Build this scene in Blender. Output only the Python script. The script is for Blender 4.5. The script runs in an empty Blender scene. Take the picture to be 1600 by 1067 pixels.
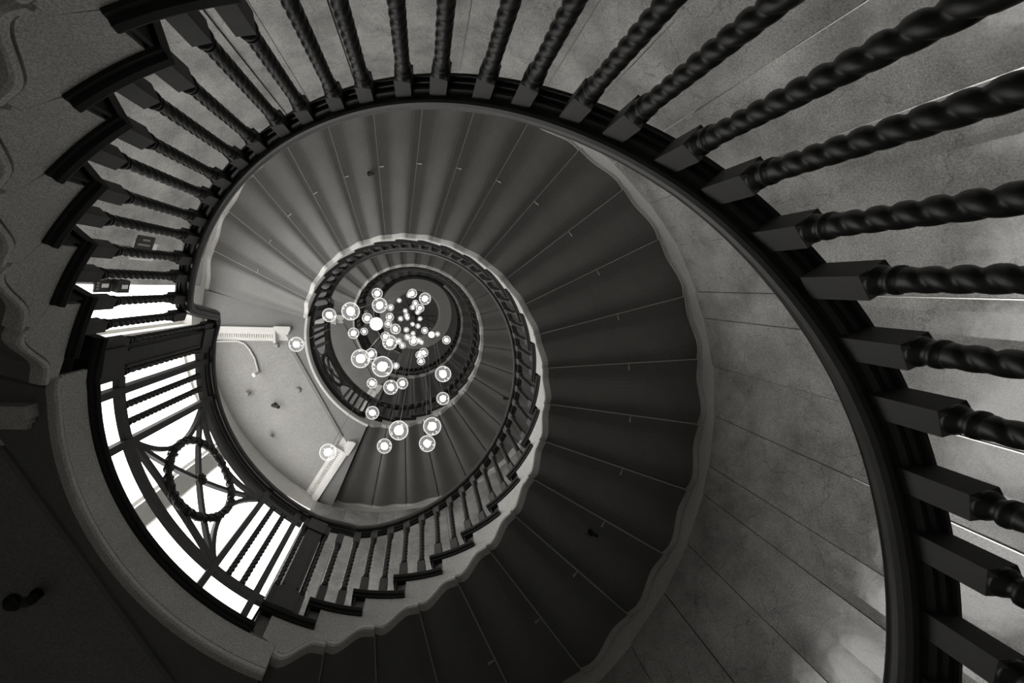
import bpy, bmesh, math, random
from math import sin, cos, pi, radians, degrees, floor
from mathutils import Vector, Matrix
random.seed(7)
SC = bpy.context.scene
COL = SC.collection

# ------------------------------------------------------------------ camera
# camera lies at the origin, looking up the stair well; +Z is up, +Y is towards the landing side
CA, CB = .1804, -.014
ca, sa, cb, sb = cos(CA), sin(CA), cos(CB), sin(CB)
rx = Matrix(((1, 0, 0), (0, ca, -sa), (0, sa, ca)))
ry = Matrix(((cb, 0, sb), (0, 1, 0), (-sb, 0, cb)))
CM = rx @ ry                                   # rows: right, down, forward
cam_d = bpy.data.cameras.new('camera')
cam_d.sensor_width = 36
cam_d.lens = 650 / 1600 * 36
cam_d.shift_x = 128 / 1600
cam_d.shift_y = 30.8 / 1600
cam_d.clip_start = .02
cam_d.clip_end = 100
cam = bpy.data.objects.new('camera', cam_d)
COL.objects.link(cam)
right, down, fwd = CM[0], CM[1], CM[2]
cam.matrix_world = Matrix(((right[0], -down[0], -fwd[0], 0), (right[1], -down[1], -fwd[1], 0),
                           (right[2], -down[2], -fwd[2], 0), (0, 0, 0, 1)))
SC.camera = cam

# ------------------------------------------------------------------ world, lights, exposure
SC.view_settings.view_transform = 'Standard'
SC.view_settings.look = 'None'
SC.view_settings.gamma = 1
SC.view_settings.use_curve_mapping = False
SC.view_settings.exposure = 0.2
w = bpy.data.worlds.new('world')
SC.world = w
w.use_nodes = True
w.node_tree.nodes['Background'].inputs[0].default_value = (1, .985, .955, 1)
w.node_tree.nodes['Background'].inputs[1].default_value = .17
WINDOW_EMIT = 3.6
CORE_EMIT = 5.0
SC.cycles.use_denoising = True
SC.cycles.max_bounces = 6
SC.cycles.transparent_max_bounces = 24

def lamp(name, kind, loc, energy, size=.3, target=None, spot=None):
    l = bpy.data.lights.new(name, kind)
    l.energy = energy
    l.color = (1, .985, .955)
    if kind == 'AREA':
        l.size = size
    elif kind in ('SPOT', 'POINT'):
        l.shadow_soft_size = size
    if spot:
        l.spot_size = radians(spot); l.spot_blend = .6
    o = bpy.data.objects.new(name, l)
    COL.objects.link(o)
    o.location = loc
    if target:
        o.rotation_euler = (Vector(target) - Vector(loc)).to_track_quat('-Z', 'Y').to_euler()
    return o

# ------------------------------------------------------------------ stair geometry
SCL = 1.375
WX, WY = -.2304 * SCL, .567 * SCL              # centre of the well
RISE = .16392
FLOOR_H = 25 * RISE
H0 = 1.941                                     # lowest tip of the first bracket above the first landing
A0 = 1.9761
DA = .2019
TL1 = 2.105                                    # first landing level
NPER = 2 * pi / DA                             # angular stations in one whole turn
WALL = 1.45
LIFT = .10

def smooth_table(tab, x, w=.5):
    return sum(lerp_table(tab, x + w * k) for k in (-1, -.6, -.3, 0, .3, .6, 1)) / 7

def lerp_table(tab, x):
    if x <= tab[0][0]: return tab[0][1]
    for (x0, y0), (x1, y1) in zip(tab, tab[1:]):
        if x <= x1:
            return y0 + (y1 - y0) * (x - x0) / (x1 - x0)
    return tab[-1][1]

def rbase(th):
    return SCL * (1 + .0131 * cos(2 * th) + .0147 * sin(2 * th) - .0023 * cos(3 * th) - .0103 * sin(3 * th))

R1 = [(8, 1.41), (11, 1.415), (12.8, 1.42), (14.2, 1.455), (15.6, 1.48), (16.9, 1.485), (18.7, 1.468), (20, 1.445),
      (21.3, 1.425), (23.2, 1.405), (24.2, 1.42)]
N1 = [(3, 3.2), (9.13, 10.03), (9.65, 10.59), (10.13, 11.15), (10.65, 11.67), (11.13, 12.23), (11.65, 12.72),
      (18, 18.4), (19, 19.32), (20, 20.22), (21, 21.15), (22, 22.1), (23, 23.07), (24, 24.1), (25, 25)]
Z1 = [(3, .98), (9.13, .29), (9.65, .235), (10.13, .18), (10.65, .13), (11.13, .085), (11.65, .02), (12.2, 0)]

def off(z):
    return .030 * max(0., z - 4.2)

class Flight:
    """k = 1 is the flight that climbs past the camera; stations run 0..24 from lower landing to upper landing"""
    def __init__(self, k):
        self.k = k
        self.zb = (k - 2) * FLOOR_H
        self.nose = .50 if k == 1 else .68
    def st(self, n):
        return smooth_table(N1, n, min(1.2, 24.8 - n)) if (self.k == 1 and n < 24.8) else n
    def th(self, n):
        return A0 - self.st(n) * DA
    def R(self, n):
        th = self.th(n)
        r = rbase(th)
        if self.k == 1 and n <= 24.2:
            return smooth_table(R1, self.st(n), .6)
        return r
    def tip(self, n):
        z = H0 + n * RISE + self.zb
        if self.k == 1 and n < 13.4:
            z += smooth_table(Z1, n, 1.2)
        return z
    def btip(self, n):
        return self.tip(n) - (.02 * min(1, max(0, (24 - n) / 1.5)) if self.k == 1 else 0)
    def tread(self, n):
        return self.tip(n) + TL1 - H0 + RISE
    def P(self, n, dr, z):
        th = self.th(n)
        r = self.R(n) + dr
        return Vector((WX + r * cos(th), WY + off(z) + r * sin(th), z))
    def wall_dr(self, n):
        return rbase(self.th(n)) + WALL - self.R(n)
    def W(self, n, inset, z):
        th = self.th(n)
        r = rbase(th) + WALL - inset
        return Vector((WX + r * cos(th), WY + off(z) + r * sin(th), z))

def PW(th, r, z):
    return Vector((WX + r * cos(th), WY + off(z) + r * sin(th), z))

# ------------------------------------------------------------------ materials
def mat(name, base=(.5, .5, .5), rough=.6, spec=.5, metal=0.):
    m = bpy.data.materials.new(name)
    m.use_nodes = True
    b = m.node_tree.nodes['Principled BSDF']
    b.inputs['Base Color'].default_value = (*base, 1)
    b.inputs['Roughness'].default_value = rough
    b.inputs['Specular IOR Level'].default_value = spec
    b.inputs['Metallic'].default_value = metal
    return m, m.node_tree, b

def warm(v):
    return (v, v * .985, v * .95)

def noise_col(nt, b, v0, v1, scale, detail=6, lo=.3, hi=.7, coords=None):
    tc = nt.nodes.new('ShaderNodeTexCoord')
    n = nt.nodes.new('ShaderNodeTexNoise')
    n.inputs['Scale'].default_value = scale
    n.inputs['Detail'].default_value = detail
    n.inputs['Roughness'].default_value = .65
    nt.links.new(tc.outputs['Object'], n.inputs['Vector'])
    r = nt.nodes.new('ShaderNodeValToRGB')
    r.color_ramp.elements[0].position = lo
    r.color_ramp.elements[1].position = hi
    r.color_ramp.elements[0].color = (*warm(v0), 1)
    r.color_ramp.elements[1].color = (*warm(v1), 1)
    nt.links.new(n.outputs['Fac'], r.inputs[0])
    nt.links.new(r.outputs[0], b.inputs['Base Color'])
    return tc, n, r

def bump(nt, b, tc, scale, strength, dist=.01, detail=4):
    n = nt.nodes.new('ShaderNodeTexNoise')
    n.inputs['Scale'].default_value = scale
    n.inputs['Detail'].default_value = detail
    nt.links.new(tc.outputs['Object'], n.inputs['Vector'])
    bp = nt.nodes.new('ShaderNodeBump')
    bp.inputs['Strength'].default_value = strength
    bp.inputs['Distance'].default_value = dist
    nt.links.new(n.outputs['Fac'], bp.inputs['Height'])
    nt.links.new(bp.outputs[0], b.inputs['Normal'])
    return bp

def speckle(nt, b, tc, ramp, scale=260, amount=.25):
    """fine granite / distemper grain multiplied into the base colour"""
    v = nt.nodes.new('ShaderNodeTexNoise')
    v.inputs['Scale'].default_value = scale
    v.inputs['Detail'].default_value = 2
    nt.links.new(tc.outputs['Object'], v.inputs['Vector'])
    mr = nt.nodes.new('ShaderNodeMapRange')
    mr.inputs['From Min'].default_value = .32
    mr.inputs['From Max'].default_value = .68
    mr.inputs['To Min'].default_value = 1 - amount
    mr.inputs['To Max'].default_value = 1 + amount
    nt.links.new(v.outputs['Fac'], mr.inputs['Value'])
    mx = nt.nodes.new('ShaderNodeVectorMath'); mx.operation = 'SCALE'
    nt.links.new(ramp.outputs[0], mx.inputs[0])
    nt.links.new(mr.outputs[0], mx.inputs['Scale'])
    nt.links.new(mx.outputs[0], b.inputs['Base Color'])

M = {}
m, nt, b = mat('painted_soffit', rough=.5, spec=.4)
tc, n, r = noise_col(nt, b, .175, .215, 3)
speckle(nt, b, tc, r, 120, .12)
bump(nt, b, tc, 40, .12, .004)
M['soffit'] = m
m, nt, b = mat('stone_string', rough=.55, spec=.4)
tc, n, r = noise_col(nt, b, .58, .70, 4)
speckle(nt, b, tc, r, 170, .3)
bump(nt, b, tc, 90, .15, .003)
M['stone'] = m
m, nt, b = mat('plaster', rough=.75, spec=.25)
tc, n, r = noise_col(nt, b, .60, .70, 2.2)
speckle(nt, b, tc, r, 150, .2)
bump(nt, b, tc, 60, .15, .004)
M['plaster'] = m
m, nt, b = mat('ceiling_paint', rough=.8, spec=.2)
tc, n, r = noise_col(nt, b, .27, .33, 2.2)
speckle(nt, b, tc, r, 90, .18)
M['ceiling'] = m
# polished marble with veins and hairline cracks
m, nt, b = mat('marble', rough=.3, spec=.6)
tc, n, r = noise_col(nt, b, .25, .56, 2.4, 10, .32, .68)
speckle(nt, b, tc, r, 140, .3)
vo = nt.nodes.new('ShaderNodeTexVoronoi'); vo.feature = 'DISTANCE_TO_EDGE'
vo.inputs['Scale'].default_value = 3.2
nz = nt.nodes.new('ShaderNodeTexNoise'); nz.inputs['Scale'].default_value = 5; nz.inputs['Detail'].default_value = 6
mixv = nt.nodes.new('ShaderNodeMixRGB'); mixv.inputs[0].default_value = .22
nt.links.new(tc.outputs['Object'], nz.inputs['Vector'])
nt.links.new(tc.outputs['Object'], mixv.inputs[1])
nt.links.new(nz.outputs['Color'], mixv.inputs[2])
nt.links.new(mixv.outputs[0], vo.inputs['Vector'])
mr = nt.nodes.new('ShaderNodeMapRange')
mr.inputs['From Min'].default_value = 0; mr.inputs['From Max'].default_value = .009
mr.inputs['To Min'].default_value = .62; mr.inputs['To Max'].default_value = 1
nt.links.new(vo.outputs['Distance'], mr.inputs['Value'])
lk = [l for l in nt.links if l.to_socket == b.inputs['Base Color']][0]
src = lk.from_socket
vm = nt.nodes.new('ShaderNodeVectorMath'); vm.operation = 'SCALE'
nt.links.new(src, vm.inputs[0]); nt.links.new(mr.outputs[0], vm.inputs['Scale'])
nt.links.new(vm.outputs[0], b.inputs['Base Color'])
rr = nt.nodes.new('ShaderNodeMapRange')
rr.inputs['To Min'].default_value = .05; rr.inputs['To Max'].default_value = .24
nt.links.new(n.outputs['Fac'], rr.inputs['Value'])
nt.links.new(rr.outputs[0], b.inputs['Roughness'])
bump(nt, b, tc, 5, .12, .02, 3)
b.inputs['Specular IOR Level'].default_value = .9
M['marble'] = m
def wood(name, v0, v1, rough):
    m, nt, b = mat(name, rough=rough, spec=.5)
    tc, n, r = noise_col(nt, b, v0, v1, 12, 8)
    bump(nt, b, tc, 60, .12, .002)
    return m
M['wood'] = wood('dark_oak', .012, .024, .42)
M['block'] = wood('oak_block', .065, .09, .6)
M['rail'] = wood('polished_rail', .042, .060, .38)
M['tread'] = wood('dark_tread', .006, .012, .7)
M['iron'] = wood('bronze_bar', .05, .07, .5)
m, nt, b = mat('white_frame', warm(.8), .5); M['white'] = m
m, nt, b = mat('dark_print', warm(.02), .5); M['dark'] = m
m, nt, b = mat('grey_print', warm(.25), .5); M['grey'] = m
m, nt, b = mat('black_fitting', warm(.01), .5); M['black'] = m
m, nt, b = mat('cable', warm(.55), .35, .5, .8); M['cable'] = m
m, nt, b = mat('chrome', warm(.7), .25, .5, 1.); M['chrome'] = m

def emis(name, strength, col=(1, .985, .96)):
    m = bpy.data.materials.new(name); m.use_nodes = True
    nt = m.node_tree; nt.nodes.clear()
    e = nt.nodes.new('ShaderNodeEmission'); e.inputs[0].default_value = (*col, 1); e.inputs[1].default_value = strength
    o = nt.nodes.new('ShaderNodeOutputMaterial'); nt.links.new(e.outputs[0], o.inputs[0])
    return m
M['pane'] = emis('frosted_pane_daylight', WINDOW_EMIT)
M['pane2'] = emis('frosted_pane_dim', 1.8)  # upper panes: glow turned down to darken the upper storeys
M['pane3'] = emis('frosted_pane_dimmest', .6)
M['core'] = emis('lamp_core', CORE_EMIT)
m = bpy.data.materials.new('blown_glass'); m.use_nodes = True
nt = m.node_tree; nt.nodes.clear()
lw = nt.nodes.new('ShaderNodeLayerWeight'); lw.inputs['Blend'].default_value = .5
pw = nt.nodes.new('ShaderNodeMath'); pw.operation = 'POWER'; pw.inputs[1].default_value = 5.0
ml = nt.nodes.new('ShaderNodeMath'); ml.operation = 'MULTIPLY_ADD'; ml.inputs[1].default_value = .95; ml.inputs[2].default_value = .05
tr = nt.nodes.new('ShaderNodeBsdfTransparent'); tr.inputs[0].default_value = (.93, .93, .92, 1)
tl = nt.nodes.new('ShaderNodeEmission'); tl.inputs[0].default_value = (1, .985, .96, 1); tl.inputs[1].default_value = 2.2  # rim glow added as emission for core light caught in the glass
gl = nt.nodes.new('ShaderNodeBsdfGlossy'); gl.inputs['Roughness'].default_value = .08
m1 = nt.nodes.new('ShaderNodeMixShader'); m1.inputs[0].default_value = .15
m2 = nt.nodes.new('ShaderNodeMixShader')
ou = nt.nodes.new('ShaderNodeOutputMaterial')
nt.links.new(lw.outputs['Facing'], pw.inputs[0]); nt.links.new(pw.outputs[0], ml.inputs[0])
nt.links.new(ml.outputs[0], m2.inputs[0])
nt.links.new(tl.outputs[0], m1.inputs[1]); nt.links.new(gl.outputs[0], m1.inputs[2])
nt.links.new(tr.outputs[0], m2.inputs[1]); nt.links.new(m1.outputs[0], m2.inputs[2])
nt.links.new(m2.outputs[0], ou.inputs[0])
M['glass'] = m

# ------------------------------------------------------------------ mesh helpers
def link(o, parent=None):
    COL.objects.link(o)
    if parent is not None:
        o.parent = parent
    return o

def meshobj(name, verts, faces, material, parent=None, smooth=False, label=None, loc=None):
    me = bpy.data.meshes.new(name)
    if loc is not None:
        verts = [Vector(v) - Vector(loc) for v in verts]
    me.from_pydata([tuple(v) for v in verts], [], faces)
    bm = bmesh.new(); bm.from_mesh(me)
    bmesh.ops.recalc_face_normals(bm, faces=bm.faces)
    bm.to_mesh(me); bm.free()
    me.materials.append(material)
    if smooth:
        for p in me.polygons: p.use_smooth = True
    o = bpy.data.objects.new(name, me)
    if loc is not None:
        o.location = loc
    link(o, parent)
    if label: o['label'] = label
    return o

def thing(name, label, cat, loc=(0, 0, 0), group=None):
    o = bpy.data.objects.new(name, None)
    COL.objects.link(o); o.location = loc; o.empty_display_size = .1
    o['label'] = label; o['category'] = cat
    if group: o['group'] = group
    return o

def tag(o, label, cat, group=None):
    o['label'] = label; o['category'] = cat
    if group: o['group'] = group
    return o

class MB:
    def __init__(self): self.v = []; self.f = []
    def add(self, vs, fs):
        k = len(self.v); self.v += [Vector(x) for x in vs]
        self.f += [tuple(i + k for i in f) for f in fs]
    def hexa(self, p):
        """p: 8 points, bottom ring then top ring"""
        self.add(p, [(0, 1, 2, 3), (4, 7, 6, 5), (0, 4, 5, 1), (1, 5, 6, 2), (2, 6, 7, 3), (3, 7, 4, 0)])
    def box(self, c, s, rz=0.):
        c = Vector(c); q = Matrix.Rotation(rz, 3, 'Z')
        p = []
        for z in (-1, 1):
            for x, y in ((-1, -1), (1, -1), (1, 1), (-1, 1)):
                p.append(c + q @ Vector((x * s[0] / 2, y * s[1] / 2, z * s[2] / 2)))
        self.hexa(p)
    def sweep(self, rings, closed_ring=True, loop=False, caps=True):
        n = len(rings[0]); k = len(self.v)
        for r in rings: self.v += [Vector(x) for x in r]
        m = len(rings)
        for a in range(m if loop else m - 1):
            a2 = (a + 1) % m
            for j in range(n if closed_ring else n - 1):
                j2 = (j + 1) % n
                self.f.append((k + a * n + j, k + a * n + j2, k + a2 * n + j2, k + a2 * n + j))
        if caps and closed_ring and not loop:
            self.f.append(tuple(k + j for j in range(n))[::-1])
            self.f.append(tuple(k + (m - 1) * n + j for j in range(n)))
    def tube(self, pts, rad, seg=8, loop=False):
        pts = [Vector(p) for p in pts]; rings = []; m = len(pts); prev = None
        for i, p in enumerate(pts):
            if loop: t = pts[(i + 1) % m] - pts[i - 1]
            else: t = pts[min(i + 1, m - 1)] - pts[max(i - 1, 0)]
            t.normalize()
            up = Vector((0, 0, 1)) if abs(t.z) < .95 else Vector((1, 0, 0))
            if prev is None: u = t.cross(up).normalized()
            else: u = (prev - t * prev.dot(t)).normalized()
            prev = u; v = t.cross(u)
            rr = rad[i] if isinstance(rad, (list, tuple)) else rad
            rings.append([p + (u * cos(2 * pi * j / seg) + v * sin(2 * pi * j / seg)) * rr for j in range(seg)])
        self.sweep(rings, loop=loop)
    def ball(self, c, r, seg=8, rz=None):
        c = Vector(c); rings = []
        for a in range(1, seg // 2 + 1):
            ph = pi * a / (seg // 2 + 1)
            rings.append([c + Vector((sin(ph) * cos(2 * pi * j / seg), sin(ph) * sin(2 * pi * j / seg), cos(ph))) * r for j in range(seg)])
        self.sweep(rings)
    def build(self, name, material, parent=None, smooth=False, label=None, loc=None):
        return meshobj(name, self.v, self.f, material, parent, smooth, label, loc)

# ------------------------------------------------------------------ balusters
def twist_mesh(name, blk0, length, blk1, side, rad, turns_pitch=.086, shoulder=True, material=None, seg=16):
    """barley twist baluster standing on z = 0; square blocks at foot (blk0) and head (blk1)"""
    mb = MB()
    def sq(z0, z1, s, s1=None):
        s1 = s1 or s
        p = [(-s, -s, z0), (s, -s, z0), (s, s, z0), (-s, s, z0), (-s1, -s1, z1), (s1, -s1, z1), (s1, s1, z1), (-s1, s1, z1)]
        mb.hexa(p)
    h = side / 2
    if blk0 > 0:
        sq(0, blk0 - .012, h); sq(blk0 - .012, blk0, h, h * .72)
    if blk1 > 0:
        sq(length - blk1, length + .03, h)
        sq(length - blk1 - .01, length - blk1, h * .75, h)
    z0 = blk0; z1 = length - max(blk1, 0)
    prof = []
    # turned foot collar
    if blk0 > 0:
        prof += [(z0, rad * 1.0, 0), (z0 + .006, rad * 1.28, 0), (z0 + .014, rad * 1.28, 0), (z0 + .020, rad * .86, 0), (z0 + .03, rad * .95, 0)]
    zs = z0 + (.03 if blk0 > 0 else 0.); ze = z1 - (.05 if blk1 > 0 else 0.)
    n = max(8, int((ze - zs) / .0055))
    for i in range(n + 1):
        z = zs + (ze - zs) * i / n
        prof.append((z, rad, 1))
    if blk1 > 0:
        prof += [(z1 - .046, rad * .8, 0), (z1 - .040, rad * 1.2, 0), (z1 - .032, rad * 1.2, 0), (z1 - .028, rad * .85, 0),
                 (z1 - .018, rad * 1.0, 0), (z1 - .008, rad * 1.3, 0), (z1 - .001, rad * 1.35, 0)]
    rings = []
    for z, r, tw in prof:
        ring = []
        ph = 2 * pi * z / turns_pitch
        for j in range(seg):
            a = 2 * pi * j / seg
            if tw:
                e = min(1, (z - zs) / .03, (ze - z) / .03) if ze > zs else 1
                e = max(0, e)
                q = abs(cos(a - ph))
                rr = r * (1.05 - .33 * e * (1 - q) ** 1.5)
            else:
                rr = r
            ring.append((rr * cos(a), rr * sin(a), z))
        rings.append(ring)
    mb.sweep(rings)
    me = bpy.data.meshes.new(name)
    me.from_pydata([tuple(v) for v in mb.v], [], mb.f)
    bm = bmesh.new(); bm.from_mesh(me)
    bmesh.ops.recalc_face_normals(bm, faces=bm.faces)
    bm.to_mesh(me); bm.free()
    me.materials.append(M['wood']); me.materials.append(M['block'])
    nb = (12 if blk0 > 0 else 0) + (12 if blk1 > 0 else 0)
    for i, p in enumerate(me.polygons):
        if i < nb: p.material_index = 1
        else: p.use_smooth = True
    return me

SIDE = .056
BAL_A = twist_mesh('baluster_short', .15, .725, .095, SIDE, .0225, seg=20)
BAL_B = twist_mesh('baluster_long', .15, .805, .095, SIDE, .0225, seg=20)
BAL_L = twist_mesh('baluster_landing', 0, .79, 0, SIDE, .021, .080)
BAL_N = twist_mesh('baluster_newel', .16, .86, .06, .05, .019)

def place(name, me, loc, rz, parent):
    o = bpy.data.objects.new(name, me)
    o.location = loc; o.rotation_euler = (0, 0, rz)
    link(o, parent)
    return o

# rail cross-section (dr, z); dr < 0 faces the well
RAIL = [(-.040, .002), (-.048, .006), (-.054, .016), (-.056, .028), (-.054, .042), (-.047, .052), (-.040, .055), (-.043, .062), (-.034, .072), (-.005, .078), (.024, .072),
        (.036, .056), (.040, .036), (.038, .014), (.036, -.012), (.026, -.014), (.023, -.006), (.017, -.010), (.010, -.009), (.007, -.004), (.004, .000), (-.002, -.006), (-.010, -.005), (-.014, .000), (-.018, .004), (-.026, .006)]

def rail_z(fl, n):
    """underside of the hand rail above the stairs"""
    return fl.tip(n) + 1.125

def rail_path(fl, n0, n1, land0, land1):
    pts = []
    n = n0
    while n < n1 - 1e-6:
        pts.append((n, max(rail_z(fl, n), (TL1 + fl.zb + 1.125) if land0 else -99)))
        n += .12
    return pts

def rail_mesh(fl, path, name, parent):
    mb = MB(); rings = []
    for i, (n, z) in enumerate(path):
        a = path[max(i - 1, 0)]; c = path[min(i + 1, len(path) - 1)]
        t = fl.P(c[0], 0, c[1]) - fl.P(a[0], 0, a[1]); t.normalize()
        rad = (fl.P(n, 1, z) - fl.P(n, 0, z)); rad.z = 0; rad.normalize()
        rad = (rad - t * rad.dot(t)).normalized()
        up = t.cross(rad)
        if up.z < -.2 or (abs(up.z) <= .2 and i and up.dot(lastup) < 0): up = -up
        lastup = up
        p = fl.P(n, 0, z)
        rings.append([p + rad * d + up * h for d, h in RAIL])
    mb.sweep(rings)
    return mb.build(name, M['rail'], parent, smooth=False)

# ------------------------------------------------------------------ steps
def soffit_z(s):
    """rise of the moulded underside across one step, 0..1"""
    t = min(1, max(0, (s - .12) / .66))
    q = t * t * (3 - 2 * t)
    return .08 * s + .92 * q

NUB = .022
def make_step(fl, n, root):
    S = 14
    zt = fl.tread(n); ztp = fl.tread(n - 1)
    z0, z1 = fl.btip(n), fl.btip(n + 1)
    bott = [(n + s / S, z0 + NUB * (1 - s / S) ** 6 + (z1 - z0) * soffit_z(s / S)) for s in range(S + 1)]
    rest = [(n + .64, zt - .045), (n - fl.nose + .10, zt - .045), (n - fl.nose + .10, ztp + .002), (n - .36, ztp + .002 - .047), (n - .05, z0 + .10)]
    poly = bott + rest
    mb = MB()
    rows = []
    K = 5
    for k in range(K + 1):
        row = []
        for (i, z) in poly:
            dmax = fl.wall_dr(i)
            dr = max(.018, dmax * k / K)
            # the underside lies a little higher where it meets the wall
            lift = LIFT * (k / K)
            if (i, z) in bott: z += lift
            elif i == n - .05: z = z0 + max(.10, lift + .03)
            row.append(fl.P(i, dr, z))
        rows.append(row)
    mb.sweep(rows, closed_ring=True, caps=True)
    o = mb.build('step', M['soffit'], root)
    # string face: thin stone plate with a rolled lower edge
    pl = MB()
    def plate(polya, d0, d1):
        a = [fl.P(i, d0, z) for i, z in polya]; c = [fl.P(i, d1, z) for i, z in polya]
        pl.sweep([a, c], closed_ring=True, caps=True)
    g = .010
    face = [(i, z + .001) for i, z in bott]
    body = [(i, z + .055) for i, z in bott[:-1]] + [(n + 1 - .02, z1 + .04)] + [(n + .64, zt - .047), (n - .36 + .02, zt - .047), (n - .36 + .02, ztp - .045), (n - .04, z0 + .11)]
    # split body into vertical strips for a clean surface
    def topz(i):
        # upper outline of the bracket above station i
        if i <= n - .34: return zt - .047
        if i <= n + .64: return zt - .047
        t = (i - n - .64) / .36
        return (zt - .047) + (z1 + .10 - (zt - .047)) * t
    def lowz(i):
        if i < n - 1e-6:
            t = (i - (n - .34)) / .34
            return (ztp - .045) + (z0 + .10 - (ztp - .045)) * t
        s = min(1, i - n)
        return z0 + NUB * (1 - s) ** 6 + (z1 - z0) * soffit_z(s) + .058
    st = [n - .34 + .34 * j / 3 for j in range(3)] + [n - .001] + [n + j / S for j in range(S)] + [n + .995]
    tops = [topz(i) for i in st]; lows = [min(lowz(i), topz(i) - .002) for i in st]
    lows[4] = z0 + NUB + .052
    rings = []
    for i, a, c in zip(st, lows, tops):
        rings.append([fl.P(i, -.012, a), fl.P(i, -.012, c), fl.P(i, .016, c), fl.P(i, .016, a)])
    pl.sweep(rings)
    # rolled moulding along the lower edge
    prof = [(-.012, .058), (.010, .052), (-.012, .045), (-.026, .040), (-.034, .026), (-.036, .012), (-.030, .0), (-.018, -.003), (.022, -.003), (.022, .052)]
    rings = []
    for i, z in bott:
        rings.append([fl.P(i, d, z + h) for d, h in prof])
    pl.sweep(rings)
    f = pl.build('bracket', M['stone'] if not (fl.k == 4 and n >= 14) else M['tread'], o, label='scalloped bracket end of the step')
    # dark tread slab with rolled nosing, and dark riser under it
    tb = MB()
    dm = fl.wall_dr(n)
    a0, a1 = n - fl.nose, n + .64
    prof = [(0, -.002), (0, -.040), (.012, -.046), (.012, -.058), (.03, -.058), (.03, -.002)]
    rings = []
    for k in range(7):
        i = a0 + (a1 - a0) * k / 6
        sk = 0.
        rings.append([fl.P(i, -.038 + sk, zt), fl.P(i, -.044 + sk, zt - .012), fl.P(i, -.038 + sk, zt - .030), fl.P(i, -.026 + sk, zt - .034), fl.P(i, -.022 + sk, zt - .048), fl.P(i, -.010 + sk, zt - .052),
                      fl.P(i, .03, zt - .052), fl.P(i, fl.wall_dr(i) - .002, zt - .044), fl.P(i, fl.wall_dr(i) - .002, zt)])
    tb.sweep(rings)
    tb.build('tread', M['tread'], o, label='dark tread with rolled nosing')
    rb = MB()
    i0, i1 = n - fl.nose + .05, n - fl.nose + .095
    p = []
    for z in (ztp + .003, zt - .053):
        p += [fl.P(i0, -.014, z), fl.P(i1, -.014, z), fl.P(i1, fl.wall_dr(n) - .003, z), fl.P(i0, fl.wall_dr(n) - .003, z)]
    rb.hexa(p)
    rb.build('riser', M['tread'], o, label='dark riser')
    if fl.k <= 2:  # pale strips paint in the edge highlight along the soffit joints
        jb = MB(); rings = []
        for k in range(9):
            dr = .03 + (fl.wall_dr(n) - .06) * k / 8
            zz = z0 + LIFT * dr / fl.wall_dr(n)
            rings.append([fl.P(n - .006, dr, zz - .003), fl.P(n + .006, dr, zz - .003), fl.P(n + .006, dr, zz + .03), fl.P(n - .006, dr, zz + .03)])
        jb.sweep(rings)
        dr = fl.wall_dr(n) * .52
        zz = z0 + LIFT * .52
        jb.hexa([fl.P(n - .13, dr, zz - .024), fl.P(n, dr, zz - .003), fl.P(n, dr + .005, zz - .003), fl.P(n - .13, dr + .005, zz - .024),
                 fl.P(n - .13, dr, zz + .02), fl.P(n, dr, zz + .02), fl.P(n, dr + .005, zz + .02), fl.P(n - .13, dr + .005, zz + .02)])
        jb.build('joint_highlight', M['plaster'], o, label='thin pale strip painting the edge highlight of the underside joint, and a short seam')
    return o

GRPF = 'flights of the spiral staircase'
FLABEL = {1: 'nearest flight of the spiral stair, big scalloped brackets along the left edge',
          2: 'second flight of the stair, its broad rippled underside fills the middle of the view',
          3: 'third flight of the stair, small ring of steps beyond the second flight',
          4: 'topmost flight of the stair, thin ring of steps closest to the ceiling'}
BLABEL = {1: 'nearest stair balustrade with large barley twist balusters and thick dark handrail',
          2: 'balustrade of the second flight, a dark ring of twisted balusters over pale brackets',
          3: 'balustrade of the third flight, small dark ring high in the well',
          4: 'balustrade of the top flight, thin black ring around the ceiling'}
flights = {}
for k in (1, 2, 3, 4):
    fl = Flight(k); flights[k] = fl
    root = thing('stair_flight', FLABEL[k], 'staircase', fl.P(0, 0, fl.tip(0)) if k > 1 else fl.P(12, 0, fl.tip(12)), GRPF)
    inv = Matrix.Translation(-root.location)
    n_from = 6 if k == 1 else 0
    for n in range(n_from, 24):
        s = make_step(fl, n, root)
        s.matrix_parent_inverse = inv
    bal = thing('stair_balustrade', BLABEL[k], 'balustrade', root.location.copy(), 'balustrades of the stair flights')
    inv = Matrix.Translation(-bal.location)
    # balusters, two to a tread
    first = n_from if k == 1 else 1
    dA, dB = (-.33, .13) if k == 1 else (-.44, .06)
    for n in range(first, 24):
        for d, me in ((dA, BAL_A), (dB, BAL_B)):
            zt = fl.tread(n)
            if k == 1 and n < 12:
                me = BAL_A; zt = rail_z(fl, n + d) - .74
            o = place('baluster', me, fl.P(n + d, 0, zt), fl.th(n + d), bal)
            o.matrix_parent_inverse = inv
    # handrail: easing out of the lower landing, helix, swan neck up to the next landing
    pts = []
    zl = TL1 + fl.zb + 1.125
    nn = n_from + .4 if k == 1 else -.3
    while nn < 22.9:
        z = rail_z(fl, nn)
        if k > 1:
            z = max(z, zl) + .05 * math.exp(-((nn - .75) / .7) ** 2)
        pts.append((nn, z)); nn += .125
    zu = TL1 + fl.zb + FLOOR_H + 1.125
    z22 = rail_z(fl, 22.9)
    pts += [(22.95, z22 + .02), (23.05, z22 + .07), (23.13, z22 + .15), (23.20, z22 + .25), (23.27, z22 + .34), (23.36, zu - .03), (23.50, zu - .004), (23.7, zu), (23.9, zu)]
    r = rail_mesh(fl, pts, 'handrail', bal)
    r.matrix_parent_inverse = inv

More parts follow.
